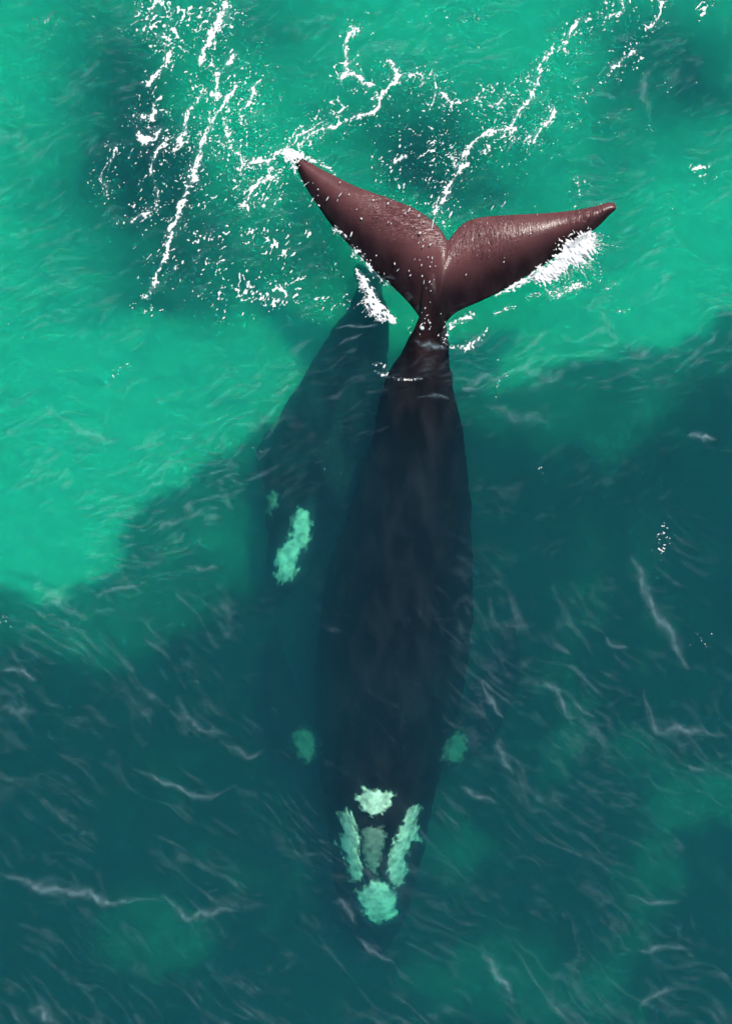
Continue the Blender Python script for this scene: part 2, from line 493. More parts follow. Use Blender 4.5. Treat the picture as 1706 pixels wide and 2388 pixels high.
# ---- callosities: rough pale skin growing on the heads
def callosity_material():
    m, nt, b, out = mat('callosity')
    tc = nt.nodes.new('ShaderNodeTexCoord')
    no = nt.nodes.new('ShaderNodeTexNoise'); no.inputs['Scale'].default_value = 4.5; no.inputs['Detail'].default_value = 7; no.inputs['Roughness'].default_value = .62
    nt.links.new(tc.outputs['Object'], no.inputs['Vector'])
    ra = nt.nodes.new('ShaderNodeValToRGB')
    ra.color_ramp.elements[0].position = .36; ra.color_ramp.elements[0].color = (.30, .32, .25, 1)
    ra.color_ramp.elements[1].position = .62; ra.color_ramp.elements[1].color = (.93, .92, .70, 1)
    nt.links.new(no.outputs[0], ra.inputs[0])
    pa = nt.nodes.new('ShaderNodeAttribute'); pa.attribute_name = 'pale'
    pm_ = nt.nodes.new('ShaderNodeMixRGB'); pm_.inputs[1].default_value = (.02, .018, .018, 1)
    nt.links.new(pa.outputs['Fac'], pm_.inputs[0]); nt.links.new(ra.outputs[0], pm_.inputs[2]); nt.links.new(pm_.outputs[0], b.inputs['Base Color'])
    b.inputs['Roughness'].default_value = .9; b.inputs['Specular IOR Level'].default_value = .05
    bp = nt.nodes.new('ShaderNodeBump'); bp.inputs['Strength'].default_value = .35; bp.inputs['Distance'].default_value = .04
    nt.links.new(no.outputs[0], bp.inputs['Height']); nt.links.new(bp.outputs[0], b.inputs['Normal'])
    return m
CALL = callosity_material()

def callosity(name, bvh, poly, parent, seed, cover=.62, lift=.12, step=2.2, sx=9., sy=9., ang=0., label=None, soft=16., pale_max=1.0):
    eye = Vector((0, 0, CAM_H))
    pl = np.array(poly, float)
    x0, y0 = pl.min(0) - 6; x1, y1 = pl.max(0) + 6
    gx = np.arange(x0, x1, step); gy = np.arange(y0, y1, step)
    X, Y = np.meshgrid(gx, gy)
    ca, sa = math.cos(ang), math.sin(ang)
    wob = (fbm(X / 14, Y / 14, seed + 3, 3) - .5) * 18
    d = sdist(X + wob, Y + wob * .7, [tuple(p) for p in poly])
    U, Vv = (X * ca + Y * sa) / sx, (-X * sa + Y * ca) / sy
    rough = fbm(U, Vv, seed, 5)
    h = smooth(-5, soft, d) * 1.2 - (1 - cover) + .06 - (rough - .5) * 1.9 * (1 - smooth(0, soft * 2.2, d) * .45)
    idx = -np.ones(X.shape, int); verts = []; pale = []
    for j in range(X.shape[0]):
        for i in range(X.shape[1]):
            if h[j, i] < -.12 or d[j, i] < -7:
                continue
            hit = bvh.ray_cast(eye, (P(X[j, i], Y[j, i], -1) - eye).normalized())
            if hit[0] is None:
                continue
            idx[j, i] = len(verts)
            hh = max(-.03, min(1, h[j, i] * 1.4) * lift)
            verts.append(hit[0] + Vector((0, 0, hh))); pale.append(float(smooth(-.08, .80, np.array(h[j, i])) * pale_max))
    faces = []
    cell = (idx[:-1, :-1] >= 0) & (idx[1:, :-1] >= 0) & (idx[:-1, 1:] >= 0) & (idx[1:, 1:] >= 0)
    lab, sizes = field_islands(cell)
    for j in range(X.shape[0] - 1):
        for i in range(X.shape[1] - 1):
            if not cell[j, i] or sizes[lab[j, i]] < 14:
                continue
            q = [idx[j, i], idx[j + 1, i], idx[j + 1, i + 1], idx[j, i + 1]]
            if min(q) >= 0:
                faces.append(q)
    o = mesh_obj(name, verts, faces, CALL, parent)
    set_attr(o, 'pale', pale)
    if label:
        o['label'] = label
    return o

def zp(pts, ox, oy, s):
    return [(ox + a / s, oy + b / s) for a, b in pts]

bvh_m = BVHTree.FromPolygons([v.co for v in mbody.data.vertices], [p.vertices[:] for p in mbody.data.polygons])
Z4 = (700, 1800, 4.5457)
callosity('callosity', bvh_m, zp([(600, 240), (690, 170), (800, 195), (940, 205), (1000, 240), (940, 320), (890, 410), (830, 455), (760, 460), (670, 400), (620, 340)], *Z4), mother, 101, .95, .10, label='bright pale yellow callosity behind the blowhole', soft=8)
callosity('callosity', bvh_m, zp([(420, 410), (490, 390), (590, 480), (580, 590), (640, 760), (645, 900), (660, 1080), (620, 1160), (530, 1150), (480, 980), (470, 870), (350, 760), (360, 710), (440, 780), (420, 640)], *Z4), mother, 113, .90, .12, sx=5, sy=14, ang=-.35, label='long ragged callosity strip along one side of the snout', soft=13)
callosity('callosity', bvh_m, zp([(1280, 320), (1250, 480), (1250, 560), (1290, 740), (1170, 730), (1160, 850), (1120, 930), (1125, 1060), (1090, 1160), (1020, 1215), (940, 1160), (930, 950), (950, 800), (1020, 640), (1080, 540), (1130, 400)], *Z4), mother, 127, .90, .12, sx=5, sy=13, ang=.5, label='wide ragged callosity strip slanting along the snout', soft=13)
callosity('bonnet_callosity', bvh_m, zp([(690, 1190), (760, 1140), (900, 1150), (980, 1230), (1015, 1300), (1010, 1420), (985, 1540), (900, 1580), (780, 1595), (700, 1550), (660, 1420), (590, 1350), (590, 1270)], *Z4), mother, 131, .92, .22, label='rounded pale green bonnet callosity at the tip of the snout', soft=12)
callosity('callosity', bvh_m, zp([(580, 590), (700, 540), (840, 550), (950, 640), (940, 780), (880, 900), (860, 1040), (760, 1120), (680, 1080), (640, 900), (620, 760)], *Z4), mother, 139, .62, .05, label='faint thin callosity between the two snout strips', soft=22, pale_max=.34)
Z3 = (600, 1300, 2.7067)
callosity('eyebrow_callosity', bvh_m, zp([(230, 1100), (300, 1060), (380, 1110), (395, 1200), (380, 1290), (290, 1310), (235, 1220)], *Z3), mother, 149, .80, .05, label='dull teal callosity above the eye', soft=20, pale_max=.28)
callosity('eyebrow_callosity', bvh_m, zp([(1330, 1060), (1340, 1150), (1310, 1270), (1230, 1310), (1140, 1270), (1170, 1180), (1210, 1100)], *Z3), mother, 151, .72, .05, label='dim ragged callosity above the eye', soft=20, pale_max=.28)

# ---- calf swimming at its mother's side
calf = empty('whale_calf', P(720, 1080, -2.6))
tag(calf, 'smaller dark calf swimming deeper beside the big whale, pale patch on its head', 'whale', 'whales swimming side by side')
calf_skin = skin_material('calf_skin', True)
CALF = [(866, 640, 16, -4.2, .3), (862, 690, 36, -3.9, .5), (852, 755, 58, -3.5, .8), (822, 840, 80, -3.2, 1.0), (792, 920, 98, -3.0, 1.2), (764, 1000, 110, -2.9, 1.4), (736, 1090, 112, -2.8, 1.5),
        (710, 1180, 94, -2.6, 1.5), (690, 1250, 72, -2.55, 1.3), (672, 1320, 48, -2.65, .95), (660, 1362, 26, -2.8, .5), (655, 1378, 10, -2.9, .2)]
pc = Parts()
rings = []
CT = catmull(CALF, 6)
for i, (x, y, hw, zt, th) in enumerate(CT):
    zm = zt - th / 2
    c = np.array(P(x, y, zm)); w = hw / 100 * (CAM_H - zm) / CAM_H
    nx_, ny_ = CT[min(i + 1, len(CT) - 1)][:2] - CT[max(i - 1, 0)][:2]
    L = math.hypot(nx_, ny_); sdv = np.array([ny_ / L, nx_ / L, 0])
    rings.append([tuple(c + sdv * w * math.cos(a) + np.array([0, 0, th / 2 * math.sin(a)])) for a in np.linspace(0, 2 * math.pi, 40, endpoint=False)])
pc.add(*loft_rings(rings))
pc.add(*paddle([P(864, 650, -4.3), P(848, 640, -4.6), P(838, 628, -5.0), P(834, 616, -5.3)], [.22, .26, .18, .04], .07))
pc.add(*paddle([P(866, 650, -4.3), P(884, 640, -4.6), P(898, 622, -5.0), P(905, 605, -5.3)], [.24, .28, .2, .04], .07))
pc.add(*paddle([P(660, 1150, -3.4), P(634, 1110, -3.8), P(624, 1050, -4.1), P(630, 1000, -4.5)], [.2, .3, .28, .04], .08))
pc.add(*paddle([P(770, 1180, -3.4), P(800, 1140, -3.6), P(815, 1080, -3.8), P(815, 1030, -4.0)], [.2, .3, .28, .04], .08))
cbody = merge_remesh('body', pc, calf_skin, .03, calf, 4)
roughen(cbody, .12, 331)
bvh_c = BVHTree.FromPolygons([v.co for v in cbody.data.vertices], [p.vertices[:] for p in cbody.data.polygons])
Z2 = (550, 650, 2.7067)
callosity('callosity', bvh_c, zp([(350, 1510), (400, 1440), (470, 1470), (485, 1580), (450, 1690), (400, 1760), (390, 1860), (320, 1920), (250, 1915), (260, 1780), (250, 1690), (330, 1650), (360, 1580)], *Z2), calf, 163, .86, .12, sx=6, sy=16, ang=.35, label='long pale green callosity down the head', soft=13)
callosity('callosity', bvh_c, zp([(190, 1370), (240, 1330), (280, 1360), (275, 1450), (220, 1500), (180, 1490)], *Z2), calf, 167, .55, .07, label='small dim callosity at the side of the head', soft=16, pale_max=.40)

# ------------------------------------------------------------------ foam, spray and sun glints built as white mesh
def white_material(name, c, rough=.8, trans=0.):
    m, nt, b, out = mat(name)
    tc = nt.nodes.new('ShaderNodeTexCoord')
    no = nt.nodes.new('ShaderNodeTexNoise'); no.inputs['Scale'].default_value = 30
    nt.links.new(tc.outputs['Object'], no.inputs['Vector'])
    mx = nt.nodes.new('ShaderNodeMixRGB'); mx.inputs[1].default_value = (c[0] * .55, c[1] * .60, c[2] * .58, 1); mx.inputs[2].default_value = (*c, 1)
    nt.links.new(no.outputs[0], mx.inputs[0]); nt.links.new(mx.outputs[0], b.inputs['Base Color'])
    b.inputs['Roughness'].default_value = rough; b.inputs['Specular IOR Level'].default_value = .3
    return m
FOAM_GLINT = white_material('foam_glint_white', (.93, .91, .88))  # shared by foam and the modelled sun glints
SPRAY = white_material('spray_white', (.93, .92, .92))

def film_material():  # serves milky froth and the painted sky sheen
    m, nt, b, out = mat('foam_sheen_film')
    at = nt.nodes.new('ShaderNodeAttribute'); at.attribute_name = 'fade'
    tc = nt.nodes.new('ShaderNodeTexCoord')
    no = nt.nodes.new('ShaderNodeTexNoise'); no.inputs['Scale'].default_value = 5.0; no.inputs['Detail'].default_value = 8; no.inputs['Roughness'].default_value = .65
    nt.links.new(tc.outputs['Object'], no.inputs['Vector'])
    mr = nt.nodes.new('ShaderNodeMapRange'); mr.inputs['From Min'].default_value = .22; mr.inputs['From Max'].default_value = .78
    nt.links.new(no.outputs[0], mr.inputs[0])
    mu = nt.nodes.new('ShaderNodeMath'); mu.operation = 'MULTIPLY'
    nt.links.new(at.outputs['Fac'], mu.inputs[0]); nt.links.new(mr.outputs[0], mu.inputs[1])
    tr = nt.nodes.new('ShaderNodeBsdfTransparent'); df = nt.nodes.new('ShaderNodeBsdfDiffuse')
    df.inputs['Color'].default_value = (.52, .74, .84, 1)
    mx = nt.nodes.new('ShaderNodeMixShader')
    nt.links.new(mu.outputs[0], mx.inputs[0]); nt.links.new(tr.outputs[0], mx.inputs[1]); nt.links.new(df.outputs[0], mx.inputs[2])
    nt.links.new(mx.outputs[0], out.inputs['Surface']); nt.nodes.remove(b)
    return m
FILM = film_material()


rng = random.Random(7)
nrng = np.random.RandomState(3)

def fleck_noise(X, Y, seed, ang=.95, size=1.0):
    """Noise drawn out along the lie of the wavelets, spread evenly over 0..1."""
    c, si = math.cos(ang), math.sin(ang)
    wx = (vnoise(X / 30, Y / 30, seed + 50) - .5) * 16; wy = (vnoise(X / 30, Y / 30, seed + 60) - .5) * 16
    U, Vv = (X + wx) * c - (Y + wy) * si, (X + wx) * si + (Y + wy) * c
    U, Vv = U / size, Vv / size
    n = .50 * vnoise(U / 8.5, Vv / 4.2, seed) + .32 * vnoise(U / 4.6, Vv / 2.6, seed + 7) + .18 * vnoise(X / 2.2, Y / 2.2, seed + 13)
    return np.clip(.5 + (n - .5) * 1.55, 0, 1)

def cells_mesh(X, Y, ok, z):
    """Vertices and faces of the true cells of a grid in photo pixels, lying at heights z."""
    use = np.zeros(X.shape, bool)
    use[:-1, :-1] |= ok; use[1:, :-1] |= ok; use[:-1, 1:] |= ok; use[1:, 1:] |= ok
    idx = -np.ones(X.shape, int); idx[use] = np.arange(use.sum())
    zz = z[use]; k = (CAM_H - zz) / CAM_H / 100
    verts = np.stack([(X[use] - 853) * k, -(Y[use] - 1194) * k, zz], 1)
    j, i = np.nonzero(ok)
    faces = np.stack([idx[j, i], idx[j + 1, i], idx[j + 1, i + 1], idx[j, i + 1]], 1)
    return verts, faces.tolist()

def surface_z(X, Y):
    return wave((X - 853) / 100, -(Y - 1194) / 100)

def foam_glint_thing(name, label, cat, group, bounds, density, seed, step=1.5, ang=.95, size=1.0, zfun=None, m=None, clot_px=80, extra=None, lo=.80, hi=.60):
    """A patch of foam and modelled glint: a thing whose larger clots are parts and whose crumbs are one part of kind stuff."""
    x0, y0, x1, y1 = bounds
    X, Y = np.meshgrid(np.arange(x0, x1, step), np.arange(y0, y1, step))
    X = X + nrng.uniform(-.35, .35, X.shape) * step; Y = Y + nrng.uniform(-.35, .35, Y.shape) * step
    D = density(X, Y)
    n = fleck_noise(X, Y, seed, ang, size)
    ex = n - (lo - hi * D)
    on = (ex > 0) & (D > .03)
    ok = on[:-1, :-1] & on[1:, :-1] & on[:-1, 1:] & on[1:, 1:]
    zs = surface_z(X, Y)
    Z = (zs + .012 + .05 * np.clip(ex, 0, .5)) if zfun is None else zfun(X, Y, D, ex, zs)
    lab, sizes = field_islands(ok)
    jj, ii = np.nonzero(ok)
    cx, cy = (X[jj, ii].mean(), Y[jj, ii].mean()) if len(jj) else ((x0 + x1) / 2, (y0 + y1) / 2)
    root = empty(name, P(cx, cy, 0))
    tag(root, label, cat, group)
    big = np.nonzero(sizes * step * step > clot_px)[0]
    for b in sorted(big, key=lambda q: -sizes[q])[:14]:
        v, f = cells_mesh(X, Y, lab == b, Z)
        mesh_obj('foam_glint_clot', v, f, m or FOAM_GLINT, root)
        ok[lab == b] = False
    v, f = cells_mesh(X, Y, ok, Z)
    if len(f):
        o = mesh_obj('foam_glint_flecks', v, f, m or FOAM_GLINT, root)
        o['kind'] = 'stuff'
    halo = np.clip(D, 0, 1) * (.25 + .75 * fbm(X / 9, Y / 9, seed + 77, 3)) * .42
    hk = halo > .03
    hk = hk[:-1, :-1] | hk[1:, :-1] | hk[:-1, 1:] | hk[1:, 1:]
    if hk.any():
        use = np.zeros(X.shape, bool)
        use[:-1, :-1] |= hk; use[1:, :-1] |= hk; use[:-1, 1:] |= hk; use[1:, 1:] |= hk
        v, f = cells_mesh(X, Y, hk, zs + .003)
        o = mesh_obj('milky_froth', v, f, FILM, root)
        set_attr(o, 'fade', np.clip(halo - .03, 0, 1)[use])
    if extra is not None and extra.f:
        o = mesh_obj('spray_jets', extra.v, extra.f, SPRAY, root)
        o['kind'] = 'stuff'
    return root

class Foam:
    """Collects droplets and thin jets of spray."""
    def __init__(s): s.v, s.f = [], []
    def drop(s, p, d, length, r):
        """A droplet, drawn out a little along d."""
        d = Vector(d).normalized()
        a = d.orthogonal().normalized(); c = d.cross(a)
        b = len(s.v)
        s.v.append(tuple(p - d * length * .5))
        for t, k in ((-.2, .85), (.15, 1.)):
            for i in range(5):
                q = 2 * math.pi * i / 5
                s.v.append(tuple(p + d * length * t + (a * math.cos(q) + c * math.sin(q)) * r * k))
        s.v.append(tuple(p + d * length * .5))
        for i in range(5):
            j = (i + 1) % 5
            s.f.append([b, b + 1 + j, b + 1 + i]); s.f.append([b + 1 + i, b + 1 + j, b + 6 + j, b + 6 + i]); s.f.append([b + 6 + i, b + 6 + j, b + 11])
    def jet(s, p0, p1, r0, r1=.002):
        d = (p1 - p0).normalized(); a = d.orthogonal().normalized(); c = d.cross(a); b = len(s.v)
        for p, r in ((p0, r0), (p0.lerp(p1, .55), (r0 * .7 + r1 * .3)), (p1, r1)):
            for i in range(4):
                q = math.pi / 2 * i
                s.v.append(tuple(p + (a * math.cos(q) + c * math.sin(q)) * r))
        for k in range(2):
            for i in range(4):
                j = (i + 1) % 4
                s.f.append([b + 4 * k + i, b + 4 * k + j, b + 4 * k + 4 + j, b + 4 * k + 4 + i])
    def build(s, name, m=None):
        return mesh_obj(name, s.v, s.f, m or FOAM_GLINT)

def lognorm(mu, sg): return mu * math.exp(rng.gauss(0, sg))

def z5(pts): return [(200 + a / 2.03, b / 2.03) for a, b in pts]
def z6(pts): return [(900 + a / 2.015, b / 2.015) for a, b in pts]
def k5(*ks): return [(200 + a / 2.03, b / 2.03, r / 2.03) for a, b, r in ks]
def k6(*ks): return [(900 + a / 2.015, b / 2.015, r / 2.015) for a, b, r in ks]

STREAKS = [  # foam threads mixed with sun glints, both built as white mesh
 (z5([(300, 120), (345, 165), (385, 185), (400, 195)]), 4.5, .8, k5((385, 190, 16)), 'short white foam and glint bar at the foot of the upper flake cluster'),
 (z5([(400, 255), (380, 300), (335, 345), (300, 390), (280, 415)]), 5, .85, k5((392, 280, 17)), 'white foam and glint streak slanting below the short bar'),
 (z5([(365, 455), (335, 485), (315, 540), (270, 555)]), 5, .85, k5((310, 560, 22), (265, 555, 14)), 'hooked white foam and glint streak in the middle of the dark weed patch'),
 (z5([(255, 635), (285, 670), (320, 645), (345, 615)]), 6, .85, k5((287, 665, 24)), 'v shaped clot of white foam and glint on dark weed'),
 (z5([(655, 20), (630, 95), (600, 150), (575, 215), (540, 290)]), 7, .92, k5((612, 135, 22), (640, 60, 16), (545, 290, 14)), 'thick white foam and glint streak running down from the top edge'),
 (z5([(705, 265), (660, 315), (620, 360), (622, 410), (615, 450)]), 5, .9, k5((615, 450, 36)), 'thin foam and glint streak ending in a big solid white clot'),
 (z5([(560, 430), (500, 510), (475, 580), (460, 650), (435, 695)]), 4.5, .8, k5((445, 672, 26), (420, 705, 20)), 'beaded foam and glint streak ending in a broad clot on the dark weed'),
 (z5([(715, 410), (650, 495), (605, 560), (570, 640), (540, 705), (525, 780), (510, 840)]), 5, .85, k5((530, 745, 26), (512, 838, 38)), 'long upper foam and glint streak that ends in the widest white clot'),
 (z5([(505, 860), (480, 895), (450, 960), (435, 1020), (405, 1090), (390, 1160), (375, 1215), (345, 1280), (320, 1350), (288, 1415)]), 4.8, .80, k5((380, 1220, 10)), 'long thin foam and glint streak trailing down from the widest clot'),
 (z5([(145, 690), (130, 745), (100, 780), (65, 850), (100, 880), (100, 930)]), 2.4, .6, (), 'scattered thin foam and glint chain at the outer edge of the weed patch'),
 (z5([(360, 680), (330, 720), (310, 790), (325, 850), (345, 920), (330, 985)]), 3.6, .62, k5((365, 690, 20), (310, 815, 14)), 'broken foam and glint chain between the dark weed and the long streak'),
 (z5([(215, 1050), (255, 1020), (300, 1005)]), 4, .75, k5((278, 1020, 18)), 'small ragged foam and glint patch at the lower end of the weed'),
 (z5([(655, 560), (670, 640), (690, 710), (735, 740), (735, 830)]), 3.6, .75, k5((720, 800, 15), (665, 640, 14)), 'crooked foam and glint chain across open green water'),
 (z5([(825, 375), (790, 430), (765, 500), (725, 530), (745, 560)]), 3.6, .75, k5((795, 425, 12), (740, 550, 12)), 'broken foam and glint dashes above the crooked chain'),
 (z5([(750, 778), (820, 768), (865, 760), (905, 735), (955, 700)]), 4.5, .82, k5((865, 765, 16), (905, 730, 20)), 'foam and glint line leading into the splash at the raised fluke tip'),
 (z5([(900, 830), (865, 845), (800, 880), (780, 930), (745, 975)]), 4, .7, k5((865, 845, 15), (800, 885, 15), (755, 970, 20)), 'loose foam cluster just outside the fluke tip'),
 (z5([(1290, 130), (1235, 178), (1230, 240), (1235, 320), (1205, 375)]), 4.2, .85, k5((1265, 155, 12), (1235, 335, 16)), 'foam and glint streak dropping down towards a branching clot'),
 (z5([(1225, 345), (1285, 358), (1310, 395), (1365, 400)]), 4.5, .85, k5((1290, 365, 22), (1355, 400, 10)), 'short foam and glint streak with a bright oval clot'),
 (z5([(1440, 290), (1462, 345), (1470, 375), (1420, 430), (1388, 465), (1385, 510), (1340, 545), (1270, 560), (1190, 590), (1110, 612), (1050, 650), (1005, 690)]), 4.6, .95, k5((1472, 370, 22), (1440, 292, 12), (1385, 470, 16), (1020, 680, 16)), 'long curved foam and glint line sweeping from a star shaped clot to the fluke tip'),
 (z5([(1145, 565), (1085, 595), (1040, 625), (1000, 640)]), 3.4, .85, (), 'thin foam and glint line lying parallel to the long curved one'),
 (z5([(1190, 475), (1215, 500), (1205, 530), (1160, 520)]), 2.4, .8, (), 'small curl of thin foam and glint inside the long curved line'),
 (z6([(110, 355), (160, 350), (175, 375), (165, 405)]), 3, .8, (), 'tiny hooked foam and glint line beside the star shaped clot'),
 (z6([(220, 340), (232, 400), (230, 460), (205, 505)]), 2.8, .7, (), 'thin beaded foam and glint line above the tail notch'),
 (z6([(262, 440), (300, 478), (335, 488), (395, 465), (440, 460)]), 3.4, .8, k6((330, 485, 10)), 'thin foam and glint line bent like a shallow bowl'),
 (z6([(1112, 5), (1100, 50), (1065, 68), (1020, 85)]), 4.6, .92, k6((1065, 70, 12), (1030, 10, 16)), 'curved foam and glint hook touching the top edge'),
 (z6([(960, 92), (905, 100), (870, 150), (845, 200), (820, 232)]), 4.2, .9, k6((828, 225, 14), (945, 92, 10)), 'angled foam and glint streak below the curved hook'),
 (z6([(780, 240), (755, 268), (745, 285)]), 3.6, .8, (), 'short foam and glint dash continuing the angled streak'),
 (z6([(1290, 10), (1282, 75), (1240, 125)]), 3.4, .75, k6((1240, 122, 10)), 'foam and glint chain beside the curved hook at the top edge'),
 (z6([(1165, 240), (1100, 285), (1060, 320), (1045, 355)]), 3.4, .6, k6((1152, 240, 10)), 'row of loose foam and glint dashes on open water above the far fluke tip'),
 (z6([(715, 330), (712, 380), (690, 435), (640, 500), (612, 545), (580, 600)]), 4.6, .88, k6((690, 435, 20), (620, 525, 12), (700, 400, 16)), 'broad foam and glint streak coming down above the tail'),
 (z6([(585, 605), (530, 612), (470, 632), (430, 652), (390, 695), (355, 730)]), 4.8, .88, k6((500, 620, 16), (480, 690, 16), (460, 710, 12)), 'foam and glint streak spreading over the dark water above the notch'),
 (z6([(318, 750), (330, 778), (380, 770), (345, 800), (310, 855), (290, 895), (262, 940), (225, 1000)]), 5.4, .88, k6((260, 945, 18), (320, 765, 10), (238, 980, 12)), 'thick foam and glint streak pointing into the notch between the flukes'),
 (z6([(40, 765), (72, 742), (100, 740)]), 3.6, .85, k6((45, 755, 10)), 'short foam and glint comma on the darkest patch behind the tail'),
 (z6([(555, 455), (520, 500), (480, 490)]), 3.4, .75, k6((550, 465, 12), (515, 500, 10)), 'foam and glint crumbs in the middle of the upper green water'),
 (z6([(790, 500), (775, 560), (725, 610), (690, 670)]), 3.2, .65, k6((778, 530, 12)), 'broken foam and glint dashes outside the broad streak'),
 (z6([(605, 655), (575, 690), (560, 720)]), 3.2, .7, (), 'small foam and glint dashes under the broad streak'),
]
def streak_density(pts, w, dens, knots, seed):
    C = [tuple(q) for q in (catmull(pts, 5) if len(pts) > 2 else np.array(pts, float))]
    def D(X, Y):
        wx = (vnoise(X / 19, Y / 19, seed) - .5) * w * 1.5; wy = (vnoise(X / 19, Y / 19, seed + 5) - .5) * w * 1.5
        d = poly_dist(X + wx, Y + wy, C, closed=False)
        along = .45 + 1.1 * vnoise(X / 20, Y / 20, seed + 9)
        ww = w * (.35 + 1.1 * vnoise(X / 30, Y / 30, seed + 11))
        v = dens * np.clip(along, 0, 1.15) * np.exp(-(d / ww) ** 2) + .34 * np.exp(-d / (2.6 * w + 7)) * vnoise(X / 26, Y / 26, seed + 21) * 1.3
        for kx, ky, kr in knots:
            q = np.hypot((X + wx - kx) * 1.15, Y + wy - ky) / kr
            v = np.maximum(v, 1.10 * np.exp(-(q / .68) ** 4) * (.62 + .55 * vnoise(X / 9, Y / 9, seed + 31))) + .18 * np.exp(-(q / 1.5) ** 2)
        return np.clip(v, 0, 1.2)
    return D
for _i, (pts, w, dens, knots, label) in enumerate(STREAKS):
    pad = 34 + w * 2
    pa = np.array(list(pts) + [k[:2] for k in knots])
    bd = (pa[:, 0].min() - pad, pa[:, 1].min() - pad, pa[:, 0].max() + pad, pa[:, 1].max() + pad)
    foam_glint_thing('foam_glint_streak', label, 'foam', 'foam and glint streaks behind the tail', bd, streak_density(pts, w * 1.12, dens, knots, 200 + _i * 40), 900 + _i * 50, size=.78)

# loose flecks of foam and painted sun glint nobody could count: gaussians (x, y, sx, sy, count, size, direction)
FLECKS = [(405, 35, 50, 30, 70, 5.5, .8), (400, 80, 50, 25, 45, 4, .6), (440, 20, 60, 20, 30, 4.5, .8), (500, 60, 40, 40, 30, 3, .9), (180, 25, 70, 25, 80, 1.8, .9), (60, 40, 50, 45, 60, 1.5, .9), (50, 210, 30, 20, 14, 1.5, .4),
          (420, 130, 80, 60, 40, 2, .9), (560, 230, 60, 70, 90, 2.8, .8), (560, 120, 50, 50, 40, 2, .9), (630, 170, 50, 50, 40, 2.2, .9), (540, 320, 50, 60, 60, 2.6, 1.1), (590, 400, 50, 50, 70, 3.2, 1.0), (430, 380, 80, 60, 70, 2.2, .9),
          (250, 400, 40, 50, 40, 2.2, .9), (330, 480, 60, 40, 40, 2.2, .8), (450, 540, 70, 50, 90, 3.0, .8), (520, 620, 80, 45, 80, 2.8, .6), (610, 520, 60, 60, 110, 3.0, 1.0), (640, 610, 60, 60, 90, 3.2, .9), (700, 640, 50, 50, 70, 3, .9),
          (700, 690, 70, 25, 50, 4, .7), (560, 690, 50, 25, 30, 5, .5), (780, 500, 40, 40, 22, 2.6, .9), (660, 440, 40, 40, 40, 3, 1.0), (700, 350, 60, 40, 30, 2, .8), (740, 60, 100, 50, 12, 1.6, .5), (800, 240, 60, 40, 26, 2, .8),
          (1010, 200, 60, 50, 60, 2.2, .8), (960, 300, 90, 60, 60, 2, .8), (1010, 330, 70, 50, 70, 2.6, .9), (1050, 380, 60, 60, 70, 2.4, .9), (940, 400, 60, 60, 60, 2.6, 1.1), (1200, 280, 70, 70, 110, 2.2, .9), (1280, 230, 60, 70, 90, 2.4, .9),
          (1180, 200, 70, 40, 40, 2.2, .5), (1130, 130, 90, 50, 24, 2.4, .2), (1020, 40, 60, 30, 10, 4, .1), (1240, 350, 60, 40, 60, 2.2, .9), (1150, 420, 60, 40, 26, 2, .9), (1340, 430, 18, 18, 26, 2.2, .2), (1500, 120, 70, 50, 24, 2.4, .3), (1570, 170, 50, 30, 20, 2.4, .3),
          (1380, 230, 50, 60, 40, 2.4, 1.0), (1430, 280, 30, 40, 26, 2.2, .9), (1420, 420, 20, 50, 14, 2, 1.4), (1530, 290, 30, 50, 26, 2, 1.2), (1640, 400, 20, 14, 16, 3, .7), (1560, 480, 12, 30, 8, 2, 1.4), (1640, 20, 20, 20, 10, 3.5, .9),
          (300, 855, 45, 20, 34, 2.2, .5), (40, 760, 30, 20, 12, 2.0, .5), (300, 1000, 60, 20, 18, 2.2, .5), (360, 1035, 50, 12, 12, 2, .3), (550, 1040, 50, 14, 18, 1.8, .3), (20, 1455, 10, 8, 16, 2.4, .6), (1520, 1180, 10, 8, 18, 2.8, .9),
          (1540, 1260, 14, 35, 26, 2.4, 1.1), (1645, 1480, 26, 14, 26, 2.0, .9), (1260, 1085, 8, 16, 8, 2.4, 1.1), (1190, 1015, 20, 12, 6, 1.8, .3), (790, 1100, 25, 8, 14, 1.8, .7), (1370, 1050, 40, 40, 10, 1.5, .8), (380, 1410, 16, 12, 10, 1.6, .9),
          (800, 870, 10, 6, 5, 3, .1), (1170, 850, 12, 40, 18, 2.2, .6), (1150, 930, 20, 30, 12, 1.8, .8)]
